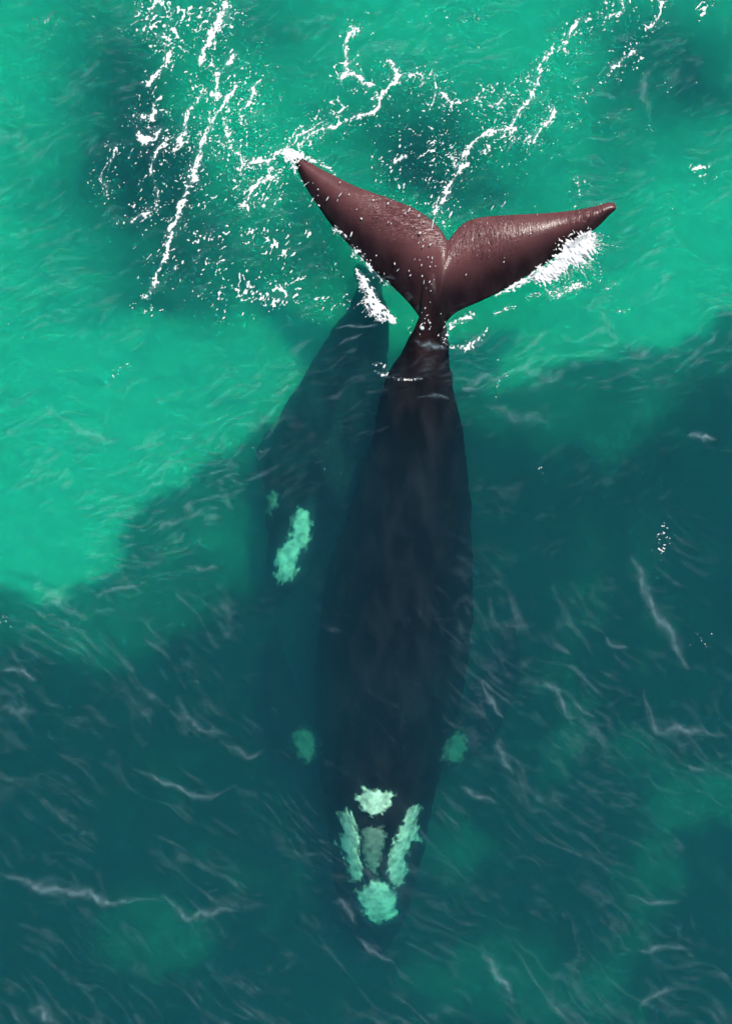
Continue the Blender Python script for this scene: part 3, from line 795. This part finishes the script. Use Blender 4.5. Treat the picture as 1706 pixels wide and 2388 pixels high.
def fleck_sheet():
    step = 1.4
    out_v, out_f = [], []
    for lo_s, hi_s, scale, seed, bounds in ((2.5, 99, 1.0, 71, (0, -10, 1710, 760)), (0, 2.5, .62, 87, (0, -10, 1710, 1560))):
        X, Y = np.meshgrid(np.arange(bounds[0], bounds[2], step), np.arange(bounds[1], bounds[3], step))
        X = X + nrng.uniform(-.35, .35, X.shape) * step; Y = Y + nrng.uniform(-.35, .35, Y.shape) * step
        cov = np.full(X.shape, .0006 if scale < 1 else 0.) * (Y < 1200)
        for cx, cy, sx, sy, n, size, an in FLECKS:
            if lo_s <= size < hi_s:
                cov = cov + n * size * size * (1.25 if cx > 780 else .95) / (2 * sx * sy) * np.exp(-.5 * (((X - cx) / sx) ** 2 + ((Y - cy) / sy) ** 2))
        cov = np.clip(cov * (4.2 * np.clip(fbm(X / 42, Y / 42, seed + 3, 3) - .27, 0, 1)), 0, .36)
        ang = .95 + .5 * (fbm(X / 300, Y / 300, seed + 9, 2) - .5)
        n = fleck_noise(X, Y, seed, .95, scale)
        srt = np.sort(n.ravel()); thr = np.interp(1 - cov, np.linspace(0, 1, len(srt)), srt)
        on = (n > thr) & (cov > .0003)
        ok = on[:-1, :-1] & on[1:, :-1] & on[:-1, 1:] & on[1:, 1:]
        v, f = cells_mesh(X, Y, ok, surface_z(X, Y) + .012)
        b = len(out_v)
        out_v += v.tolist(); out_f += [[q + b for q in g] for g in f]
    o = mesh_obj('foam_glint_flecks', out_v, out_f, FOAM_GLINT)
    tag(o, 'countless small white flecks of foam, sea spray and painted sun glint on the green water', 'foam flecks', kind='stuff')
fleck_sheet()

# ---- splashes thrown up by the tail
def spray_fan(f, edge, out, lengths, width, n, zlo=.05, zhi=.45, seedr=.02):
    E = resample(edge, 200)
    for _ in range(n):
        k = rng.random() ** 1.5; i = min(199, int(k * 199))
        x, y = E[i]
        o = np.interp(k, np.linspace(0, 1, len(out)), [q[0] for q in out]), np.interp(k, np.linspace(0, 1, len(out)), [q[1] for q in out])
        L = np.interp(k, np.linspace(0, 1, len(lengths)), lengths) * (.35 + .75 * rng.random())
        a = math.atan2(o[1], o[0]) + rng.gauss(0, .16)
        st = rng.random() * L * .5
        x0, y0 = x + math.cos(a) * st + rng.gauss(0, width), y + math.sin(a) * st + rng.gauss(0, width)
        z0 = zlo + rng.random() * (zhi - zlo)
        f.jet(P(x0, y0, z0), P(x0 + math.cos(a) * L * .6, y0 + math.sin(a) * L * .6, max(.03, z0 + rng.gauss(.05, .08))), seedr * (.5 + rng.random() * .9))
        if rng.random() < .5:
            q = P(x0 + math.cos(a) * L * (.65 + .35 * rng.random()), y0 + math.sin(a) * L * (.65 + .35 * rng.random()), z0)
            f.drop(q, (math.cos(a), -math.sin(a), .3), .05, .012)

def z1(pts): return [(600 + a / 1.8044, 320 + b / 1.8044) for a, b in pts]
def z55(pts): return [(1150 + a / 4.64, 420 + b / 4.64) for a, b in pts]
def z66(pts): return [(780 + a / 4.06, 600 + b / 4.06) for a, b in pts]

def band(line, widths, dens, seed, ragged=.6):
    """Density of a band of white water along a line; widths in photo pixels."""
    E = resample(line, 40)
    W = np.interp(np.linspace(0, 1, 40), np.linspace(0, 1, len(widths)), widths)
    def D(X, Y):
        wx = (fbm(X / 10, Y / 10, seed, 3) - .5) * 14 * ragged; wy = (fbm(X / 10, Y / 10, seed + 4, 3) - .5) * 14 * ragged
        v = np.zeros(X.shape)
        for (ex, ey), w in zip(E, W):
            v = np.maximum(v, np.exp(-(np.hypot(X + wx - ex, Y + wy - ey) / w) ** 3))
        return np.clip(v * dens, 0, 1.2)
    return D

def blobs(cells, dens, k=1.0):
    def D(X, Y):
        v = np.zeros(X.shape)
        for x, y, sx, sy, ang, a in cells:
            c, s_ = math.cos(ang), math.sin(ang)
            u, w = (X - x) * c - (Y - y) * s_, (X - x) * s_ + (Y - y) * c
            v = v + a * np.exp(-.5 * ((u / (sx * k)) ** 2 + (w / (sy * k)) ** 2))
        return np.clip(v * dens, 0, 1)
    return D

def box(pts, pad):
    a = np.array([q[:2] for q in pts]); return (a[:, 0].min() - pad, a[:, 1].min() - pad, a[:, 0].max() + pad, a[:, 1].max() + pad)

SG = 'splashes around the tail'
J = Foam()
spray_fan(J, z55([(1000, 600), (930, 720), (850, 780), (720, 880), (600, 980), (480, 1040)]), [(1, .05), (.95, .5), (.6, .9), (.35, 1), (.2, 1), (.1, 1)], [40, 62, 62, 40, 20, 9], 5, 170, .08, .22, .0055)
for _ in range(70):     # small tongues licking over the edge of the fluke
    t = rng.random(); a, b_ = z55([(1020 - 195 * t, 590 + 130 * t)])[0]
    J.jet(P(a, b_ + 6, .5), P(a - 2 + rng.gauss(0, 2), b_ - 4 - rng.random() * 6, .62), .014)
ln = z55([(1020, 650), (985, 690), (910, 745), (830, 800), (750, 880), (660, 965), (570, 1025), (480, 1060)])
foam_glint_thing('splash', 'big bright white splash with spiky jets along the front edge of the fluke', 'splash', SG, box(ln, 34), band(ln, [17, 30, 30, 22, 19, 23, 21, 10], 1.2, 611, .9), 613, 1.3, 2.2, 1.0,
           lambda X, Y, D, ex, zs: zs + .38 + .10 * np.clip(ex, 0, .8) + .08 * fbm(X / 12, Y / 12, 5, 2), SPRAY, extra=J, lo=.72, hi=.72)
J = Foam()
spray_fan(J, z66([(250, 180), (280, 300), (300, 440), (380, 520), (480, 580), (570, 610)]), [(-.8, .3), (-.9, .4), (-.9, .5), (-.7, .8), (-.2, 1), (.5, .8)], [7, 9, 15, 17, 12, 9], 4, 70, .03, .10, .005)
ln = z66([(225, 140), (270, 220), (300, 300), (340, 370), (360, 440), (410, 510), (470, 560), (570, 605)])
foam_glint_thing('splash', 'narrow splash lying between the tail stock and the green water above the calf', 'splash', SG, box(ln, 24), band(ln, [6, 10, 12, 13, 16, 16, 11, 6], .92, 631, .9), 633, 1.2, 2.4, .9,
           lambda X, Y, D, ex, zs: zs + .03 + .08 * np.clip(ex, 0, .5), SPRAY, extra=J, lo=.76, hi=.70)
ln = z1([(128, 68), (150, 82), (185, 74)])
tip = band(ln, [13, 16, 8], 1.1, 651, .7); tail_ = band(z1([(150, 110), (160, 150)]), [8, 5], .8, 655, .7); ring = band(z1([(190, 88), (240, 98), (290, 120), (325, 150)]), [6, 6, 5, 3], .62, 657, .8)
foam_glint_thing('splash', 'round white splash breaking over the pointed fluke tip beside the foam and glint lines', 'splash', SG, (650, 330, 800, 425), lambda X, Y: np.maximum(np.maximum(tip(X, Y), tail_(X, Y)), ring(X, Y)), 659, 1.2, .3, .7,
           lambda X, Y, D, ex, zs: zs + .16 + .10 * np.clip(ex, 0, .5), SPRAY, lo=.76, hi=.72)
lc = [(*z1([q])[0], 5, 4, .7, .7) for q in [(330, 385), (345, 400), (360, 395), (420, 480), (440, 500), (460, 530), (480, 560), (405, 500), (525, 600), (470, 545), (395, 460), (375, 420), (440, 515), (500, 580), (415, 480), (545, 615), (370, 408)]]
foam_glint_thing('spray', 'shaded bluish lace of spray under the front edge of one fluke', 'spray', SG, box(lc, 20), blobs(lc, .9), 671, 1.2, -.8, .8, None, SPRAY)
ln = z55([(450, 1020), (330, 1095), (230, 1150), (120, 1205), (30, 1240)])
foam_glint_thing('spray', 'bluish white sheet of shaded spray behind the big spiky splash', 'spray', SG, box(ln, 18), band(ln, [9, 9, 8, 6, 3], .95, 681, .6), 683, 1.2, .5, .9, None, SPRAY)

FG = 'foam and glint patches below the tail'
for label, cells, size, dens, an in [
    ('wide lacy foam patch below the big spiky splash', [(1240, 690, 12, 5, .15, .8), (1290, 680, 14, 8, .25, .8), (1335, 668, 16, 7, .2, .9), (1350, 665, 20, 5, .2, .5), (1300, 692, 10, 5, .2, .6), (1320, 680, 26, 6, .25, .6)], .5, .62, .6),
    ('small separate foam patch at the outer end of the lacy one', [(1390, 652, 8, 5, 0, .7), (1415, 672, 9, 4, .4, .9), (1435, 660, 7, 5, .4, .5)], .55, .62, .6),
    ('slim slanting foam patch under the flat middle of the fluke edge', [(1165, 728, 14, 2.5, .4, 1), (1185, 718, 8, 4, .4, .8)], .6, .75, .5),
    ('bright foam patch beside the narrowest part of the tail stock', [(1050, 757, 8, 6, .4, 1), (1075, 747, 12, 5, .4, 1), (1098, 738, 10, 6, .4, .7), (1035, 775, 7, 7, .8, .6), (1038, 795, 8, 8, .9, .5)], .8, .78, .6),
    ('foam patch with a torn upper end just below the bright one', [(1090, 808, 9, 7, .2, 1), (1105, 795, 9, 6, .7, .9), (1125, 780, 10, 3.5, .8, .7), (1065, 810, 12, 4, .1, .7)], .8, .70, 1.4),
    ('netted oval foam patch on the dark water beside the tail stock', [(874, 850, 5, 2.5, -.1, .7), (885, 847, 7, 2, -.2, .8), (895, 857, 3, 5, -.5, .8), (880, 868, 7, 3, -.4, .8), (902, 868, 3, 5, 0, .7), (893, 875, 7, 3, -.2, .8)], .5, .72, .6),
    ('thin broken line of sun glint crossing over the submerged tail stock', [(925, 883, 6, 2.2, -.1, .8), (945, 886, 8, 2.2, 0, .8), (965, 884, 8, 2.2, .05, .9), (980, 883, 5, 2.0, .05, .7)], .45, .80, .8),  # sun glint modelled as a white mesh line
    ('tiny dim foam patch far outside the lacy one', [(1440, 726, 9, 3, .1, .9), (1462, 722, 5, 3, .2, .6)], .5, .6, .6)]:
    foam_glint_thing('foam_glint_patch', label, 'foam', FG, box(cells, 34), blobs(cells, dens), 700 + int(cells[0][0]), 1.2, an, size)

# ---- water drops falling over and around the tail
drops = Foam()
def fluke_top(x, y):
    hit = bvh_m.ray_cast(Vector((x, y, 5)), Vector((0, 0, -1)))
    return hit[0].z if hit[0] is not None else 0.05
DR = [(940, 480, 60, 26, 34, 1.5), (1000, 520, 30, 25, 16, 1.3), (920, 560, 50, 50, 16, 1.2), (1010, 580, 20, 30, 26, 1.2), (1100, 560, 90, 40, 18, 1.3), (1250, 540, 60, 30, 8, 1.4), (790, 470, 60, 40, 18, 1.2), (860, 600, 60, 40, 16, 1.2),
      (1000, 680, 16, 50, 46, 1.0), (990, 760, 20, 12, 26, 1.5), (740, 420, 30, 30, 10, 1.2), (1150, 640, 60, 30, 8, 1.1), (1060, 480, 60, 30, 22, 1.5), (1250, 470, 80, 15, 16, 1.4), (850, 430, 60, 20, 16, 1.4)]
for cx, cy, sx, sy, n, s in DR:
    for _ in range(int(n * .45)):
        x, y = cx + rng.gauss(0, sx), cy + rng.gauss(0, sy)
        q = P(x, y, .3); z = fluke_top(q.x, q.y) + .03 + rng.random() * .10
        a = 1.1 + rng.gauss(0, .25)
        drops.drop(P(x, y, z), (math.cos(a), math.sin(a), .25), lognorm(.045, .6) * s, lognorm(.0095, .4) * s)
tag(drops.build('water_drops', SPRAY), 'small white drops of water flying over the brown tail fluke', 'water drops', kind='stuff')

# ------------------------------------------------------------------ thin pale films painting the sky's sheen on wave crests
class Film:
    def __init__(s): s.v, s.f, s.a = [], [], []
    def strip(s, pts, w, op, across=11):
        C = catmull(pts, 8) if len(pts) > 2 else resample(pts, 12)
        n = len(C); b = len(s.v); ph = rng.random() * 50
        for i in range(n):
            d = C[min(i + 1, n - 1)] - C[max(i - 1, 0)]; L = math.hypot(*d) + 1e-6
            nx_, ny_ = -d[1] / L, d[0] / L
            t = i / (n - 1)
            e = math.sin(math.pi * min(1, max(0, t))) ** .9
            ww = w * (.55 + .9 * float(vnoise(np.array([i * .35 + ph]), np.array([1.5]), 2)[0])) * (.35 + .65 * e)
            for k in range(across):
                u = k / (across - 1) * 2 - 1
                px, py = C[i][0] + nx_ * u * ww, C[i][1] + ny_ * u * ww
                q = P(px, py, 0)
                s.v.append(P(px, py, w1(q.x, q.y) + .006)); s.a.append(op * e * (.62 * math.exp(-((u + .25 * math.sin(i * .5 + ph)) / .2) ** 2) + .38 * math.exp(-(u / .55) ** 2)) * (1 - u * u) * (.6 + .8 * float(vnoise(np.array([i * .6 + ph]), np.array([u * 2.2 + ph]), 8)[0])))
        for i in range(n - 1):
            for k in range(across - 1):
                a = b + i * across + k
                s.f.append([a, a + 1, a + across + 1, a + across])
    def build(s, name):
        o = mesh_obj(name, s.v, s.f, FILM); set_attr(o, 'fade', s.a); return o

def z7(pts): return [(a / 2.0886, 1300 + b / 2.0886) for a, b in pts]
def z8(pts): return [(1000 + a / 1.765, 1100 + b / 1.765) for a, b in pts]
def z9(pts): return [(a / 2.5375, 700 + b / 2.5375) for a, b in pts]
def z10(pts): return [(1040 + a / 2.438, 500 + b / 2.438) for a, b in pts]
WISPS = [
 (z7([(-20, 1535), (80, 1560), (180, 1610), (270, 1625), (400, 1630), (460, 1650), (540, 1690), (640, 1665), (800, 1670)]), 13, .34, 'long lilac grey sky-sheen wisp running in from the edge low beside the whale'),
 (z7([(820, 1660), (860, 1710), (920, 1755), (1000, 1735), (1080, 1715), (1160, 1725)]), 14, .22, 'grey sky-sheen wisp continuing the long lilac one with a small dip'),
 (z7([(640, 1020), (720, 1060), (800, 1095), (880, 1125), (960, 1165), (1040, 1160), (1150, 1110)]), 9, .28, 'thin straight sky-sheen wisp in the dark water outside the whale head'),
 (z7([(860, 740), (940, 800), (1010, 850), (1120, 850)]), 12, .2, 'short curved sky-sheen wisp above the thin straight one'),
 (z7([(1060, 890), (1150, 935), (1220, 970), (1300, 930)]), 10, .2, 'small bent sky-sheen wisp close to the dull eyebrow patch'),
 (z7([(-10, 570), (70, 540), (130, 570), (190, 600)]), 9, .32, 'bright teal sky-sheen wisp at the rim of the reef and the pale bay'),
 (z7([(-10, 740), (60, 735), (120, 755), (180, 745)]), 20, .18, 'wide faint sky-sheen wisp just under the bright teal one'),
 (z7([(130, 2200), (190, 2210), (240, 2245), (300, 2290)]), 16, .26, 'broad sky-sheen wisp at the lowest corner of the dark water'),
 (z8([(820, 330), (855, 385), (880, 460), (905, 530), (950, 610), (1010, 690), (1045, 790), (1080, 810)]), 15, .30, 'long pale sky-sheen wisp slanting down the open dark water'),
 (z8([(720, 680), (750, 710), (830, 728)]), 8, .24, 'short sky-sheen wisp beside the long slanting one'),
 (z8([(880, 880), (895, 960), (940, 1065), (1020, 1062), (1090, 1065), (1160, 1080), (1246, 1085)]), 13, .24, 'bent sky-sheen wisp like a ladle reaching the edge'),
 (z8([(210, 850), (240, 920), (275, 975), (310, 1020)]), 8, .28, 'thin sky-sheen wisp beside the dim eyebrow patch'),
 (z8([(285, 1090), (290, 1150), (315, 1190), (350, 1260)]), 12, .22, 'soft sky-sheen wisp below the thin one beside the eyebrow patch'),
 (z8([(120, 1290), (170, 1320), (230, 1345), (290, 1365)]), 10, .22, 'reddish grey sky-sheen wisp near the whale jaw'),
 (z8([(450, 850), (520, 900), (570, 1000), (610, 1015)]), 9, .22, 'forked sky-sheen wisp above the pale sandy slot'),
 (z8([(590, 950), (640, 985), (690, 1020)]), 8, .22, 'small sky-sheen wisp at the side of the forked one'),
 (z8([(210, 1985), (250, 2020), (290, 2090), (330, 2130), (345, 2200)]), 12, .30, 'sky-sheen wisp bending down near the bottom beyond the snout'),
 (z8([(820, 1740), (900, 1770), (960, 1775), (1040, 1765)]), 9, .24, 'level sky-sheen wisp beneath the pale sandy oval'),
 (z8([(1060, 1200), (1090, 1225), (1150, 1222)]), 8, .24, 'tiny curved sky-sheen wisp above the widest sandy gap'),
 (z8([(850, 1975), (900, 1970), (980, 1955), (1100, 1965)]), 9, .2, 'faint level sky-sheen wisp low in the dark corner'),
 (z8([(860, 2210), (930, 2150), (1030, 2130)]), 10, .24, 'slanting sky-sheen wisp low in the dark corner'),
 (zp([(320, 1390), (420, 1380), (500, 1430), (540, 1530), (610, 1640)], *Z4), 12, .24, 'curved sky-sheen wisp over the tip of the whale jaw'),
 (zp([(580, 1740), (680, 1820), (780, 1920), (900, 1975), (1010, 2040)], *Z4), 8, .30, 'thin sky-sheen wisp trailing off the whale snout'),
 (z9([(310, 670), (400, 720), (520, 790), (640, 830), (740, 805)]), 11, .22, 'pale sky-sheen wisp in the bright green bay'),
 (z9([(750, 890), (830, 870), (900, 855), (990, 840)]), 9, .2, 'short pale sky-sheen wisp just below the one in the bay'),
 (z9([(590, 1720), (660, 1715), (760, 1695), (820, 1690)]), 8, .24, 'light green sky-sheen wisp where the bay meets the reef'),
 (z9([(1090, 1570), (1160, 1585), (1230, 1590), (1310, 1570)]), 8, .24, 'light curved sky-sheen wisp on the green reef beside the calf head'),
 (z9([(900, 1390), (960, 1340), (1040, 1310), (1120, 1280)]), 8, .2, 'faint slanting sky-sheen wisp on the reef edge beside the calf'),
 (z10([(1360, 1260), (1430, 1255), (1470, 1270), (1540, 1275)]), 10, .55, 'small bright sky-sheen wisp on the reef near the picture edge'),
 (z10([(850, 470), (890, 560), (920, 640), (960, 720), (880, 770)]), 12, .16, 'dim green sky-sheen wisp on the clear water below the fluke'),
 (z10([(560, 850), (600, 950), (460, 880), (300, 940)]), 12, .12, 'dim sky-sheen wisp above the reef edge beside the tail stock'),
 (z10([(210, 1090), (290, 1100), (380, 1150), (500, 1160), (620, 1190)]), 16, .16, 'soft sky-sheen wisp along the reef edge beside the tail stock'),
 (z6([(1245, 320), (1212, 370), (1208, 430), (1225, 490), (1240, 560)]), 14, .22, 'long dim sky-sheen wisp in the green water above the far fluke tip'),
 (z66([(750, 790), (820, 820), (900, 835), (980, 845), (1080, 870)]), 8, .5, 'bluish veil of water crossing the tail stock'),
 (z66([(0, 680), (120, 650), (300, 655), (430, 630)]), 4, .4, 'thin light sky-sheen wisp over the calf tail'),
 (z66([(20, 840), (100, 790), (200, 750), (280, 720)]), 4, .25, 'faint sky-sheen wisp slanting over the calf tail'),
 (z66([(760, 1330), (900, 1310), (1040, 1320), (1100, 1345)]), 5, .22, 'faint sky-sheen wisp curving over the broad part of the tail stock'),
]
for pts, w, op, label in WISPS:
    f = Film(); f.strip(pts, w * 1.8, min(1, op * .85))
    tag(f.build('sheen_wisp'), label, 'foam', 'thin sky-sheen wisps on the water')

def film_sheet():  # sky reflected on wave slopes, drawn as patches of grey film
    """Faint sheen streaks all over the dark water, kept only where there is something to see."""
    step = 5.0
    X, Y = np.meshgrid(np.arange(-30, 1740, step), np.arange(560, 2430, step))
    turn = .55 * (1 - smooth(650, 1150, X)) + 1.05 * smooth(650, 1150, X)
    turn = turn * smooth(1050, 1550, Y) - .35 * (1 - smooth(1050, 1550, Y))
    wx = (fbm(X / 190, Y / 190, 501, 2) - .5) * 110; wy = (fbm(X / 190, Y / 190, 511, 2) - .5) * 110
    c, s_ = np.cos(.75), np.sin(.75)
    U = (X + wx) * np.cos(turn * 0 + .75) + (Y + wy) * s_; V = -(X + wx) * s_ + (Y + wy) * c
    U2 = (X + wx) * math.cos(-.3) + (Y + wy) * math.sin(-.3); V2 = -(X + wx) * math.sin(-.3) + (Y + wy) * math.cos(-.3)
    r1 = 1 - np.abs(fbm(U / 260, V / 60, 521, 3) - .5) * 2
    r2 = 1 - np.abs(fbm(U2 / 230, V2 / 52, 541, 3) - .5) * 2
    patch = smooth(.36, .62, fbm(X / 160, Y / 160, 551, 3))
    low = smooth(1000, 1450, Y)
    a = (np.clip((r1 - .86) / .14, 0, 1) ** 1.6 * (.25 + .75 * low) + np.clip((r2 - .88) / .12, 0, 1) ** 1.6 * (1 - .5 * low)) * patch
    fine = fbm(U / 60, V / 12, 561, 3)
    a = a * (.45 + 1.1 * fine) * .052 + np.clip(fine - .56, 0, 1) * .20 * low * (.4 + .6 * patch)
    dark = smooth(-60, 160, sdist(X, Y, LOWER_REEF))
    a = a * (.28 + .72 * dark)
    over = np.exp(-((X - (905 - (Y - 1300) * .03)) / (150 + 0 * Y)) ** 4) * smooth(2020, 1850, Y)
    a = a * (1 - .70 * over)
    on = a > .012
    ok = on[:-1, :-1] | on[1:, :-1] | on[:-1, 1:] | on[1:, 1:]
    use = np.zeros(X.shape, bool)
    use[:-1, :-1] |= ok; use[1:, :-1] |= ok; use[:-1, 1:] |= ok; use[1:, 1:] |= ok
    v, f = cells_mesh(X, Y, ok, surface_z(X, Y) + .004)
    o = mesh_obj('foam_sheen_film', v.tolist(), f, FILM)
    set_attr(o, 'fade', np.where(on, a - .012, 0)[use])
    tag(o, 'countless faint grey streaks of painted sky sheen on the dark water', 'sky sheen film', kind='stuff')
film_sheet()

def ripple_sheet():  # pale film mesh painted in place of reflections on the wavelets
    """The fine broken glimmer of wavelets between the foam and glint streaks."""
    step = 3.0
    X, Y = np.meshgrid(np.arange(-20, 1728, step), np.arange(-20, 2410, step))
    wx = (fbm(X / 120, Y / 120, 601, 3) - .5) * 70; wy = (fbm(X / 120, Y / 120, 611, 3) - .5) * 70
    up = 1 - smooth(1150, 1600, Y)
    a1, a2 = .42, -.62
    def lines(ang, sx, sy, seed):
        c, s_ = math.cos(ang), math.sin(ang)
        U, V = (X + wx) * c - (Y + wy) * s_, (X + wx) * s_ + (Y + wy) * c
        return fbm(U / sx, V / sy, seed, 3)
    n = np.clip(lines(a1, 46, 8, 621) - .55, 0, 1) * up + np.clip(lines(a2, 105, 14, 631) - .55, 0, 1) * (1 - up) + .7 * np.clip(lines(.1, 40, 8, 641) - .58, 0, 1)
    patch = .35 + 1.0 * smooth(.40, .62, fbm(X / 140, Y / 140, 651, 3))
    dark = smooth(-60, 160, sdist(X, Y, LOWER_REEF))
    edge = np.exp(-((sdist(X, Y, LOWER_REEF) - 10) / 120) ** 2)
    a = n * patch * (.25 - .125 * dark + .16 * edge)
    mid = np.interp(Y, [700, 900, 1100, 1400, 1700, 2100, 2200], [860, 870, 850, 880, 895, 875, 870]); hw = np.interp(Y, [640, 760, 900, 1100, 1400, 1740, 1950, 2120, 2200], [0, 120, 180, 230, 190, 180, 130, 100, 0])
    a = a * (1 - .55 * smooth(40, -20, np.abs(X - mid) - hw))
    on = a > .011
    ok = on[:-1, :-1] | on[1:, :-1] | on[:-1, 1:] | on[1:, 1:]
    use = np.zeros(X.shape, bool)
    use[:-1, :-1] |= ok; use[1:, :-1] |= ok; use[:-1, 1:] |= ok; use[1:, 1:] |= ok
    v, f = cells_mesh(X, Y, ok, surface_z(X, Y) + .008)
    o = mesh_obj('ripple_glimmer', v.tolist(), f, FILM)
    set_attr(o, 'fade', np.where(on, a - .011, 0)[use])
    tag(o, 'fine pale glimmer of countless wavelets across the whole sea surface', 'ripples', kind='stuff')
ripple_sheet()
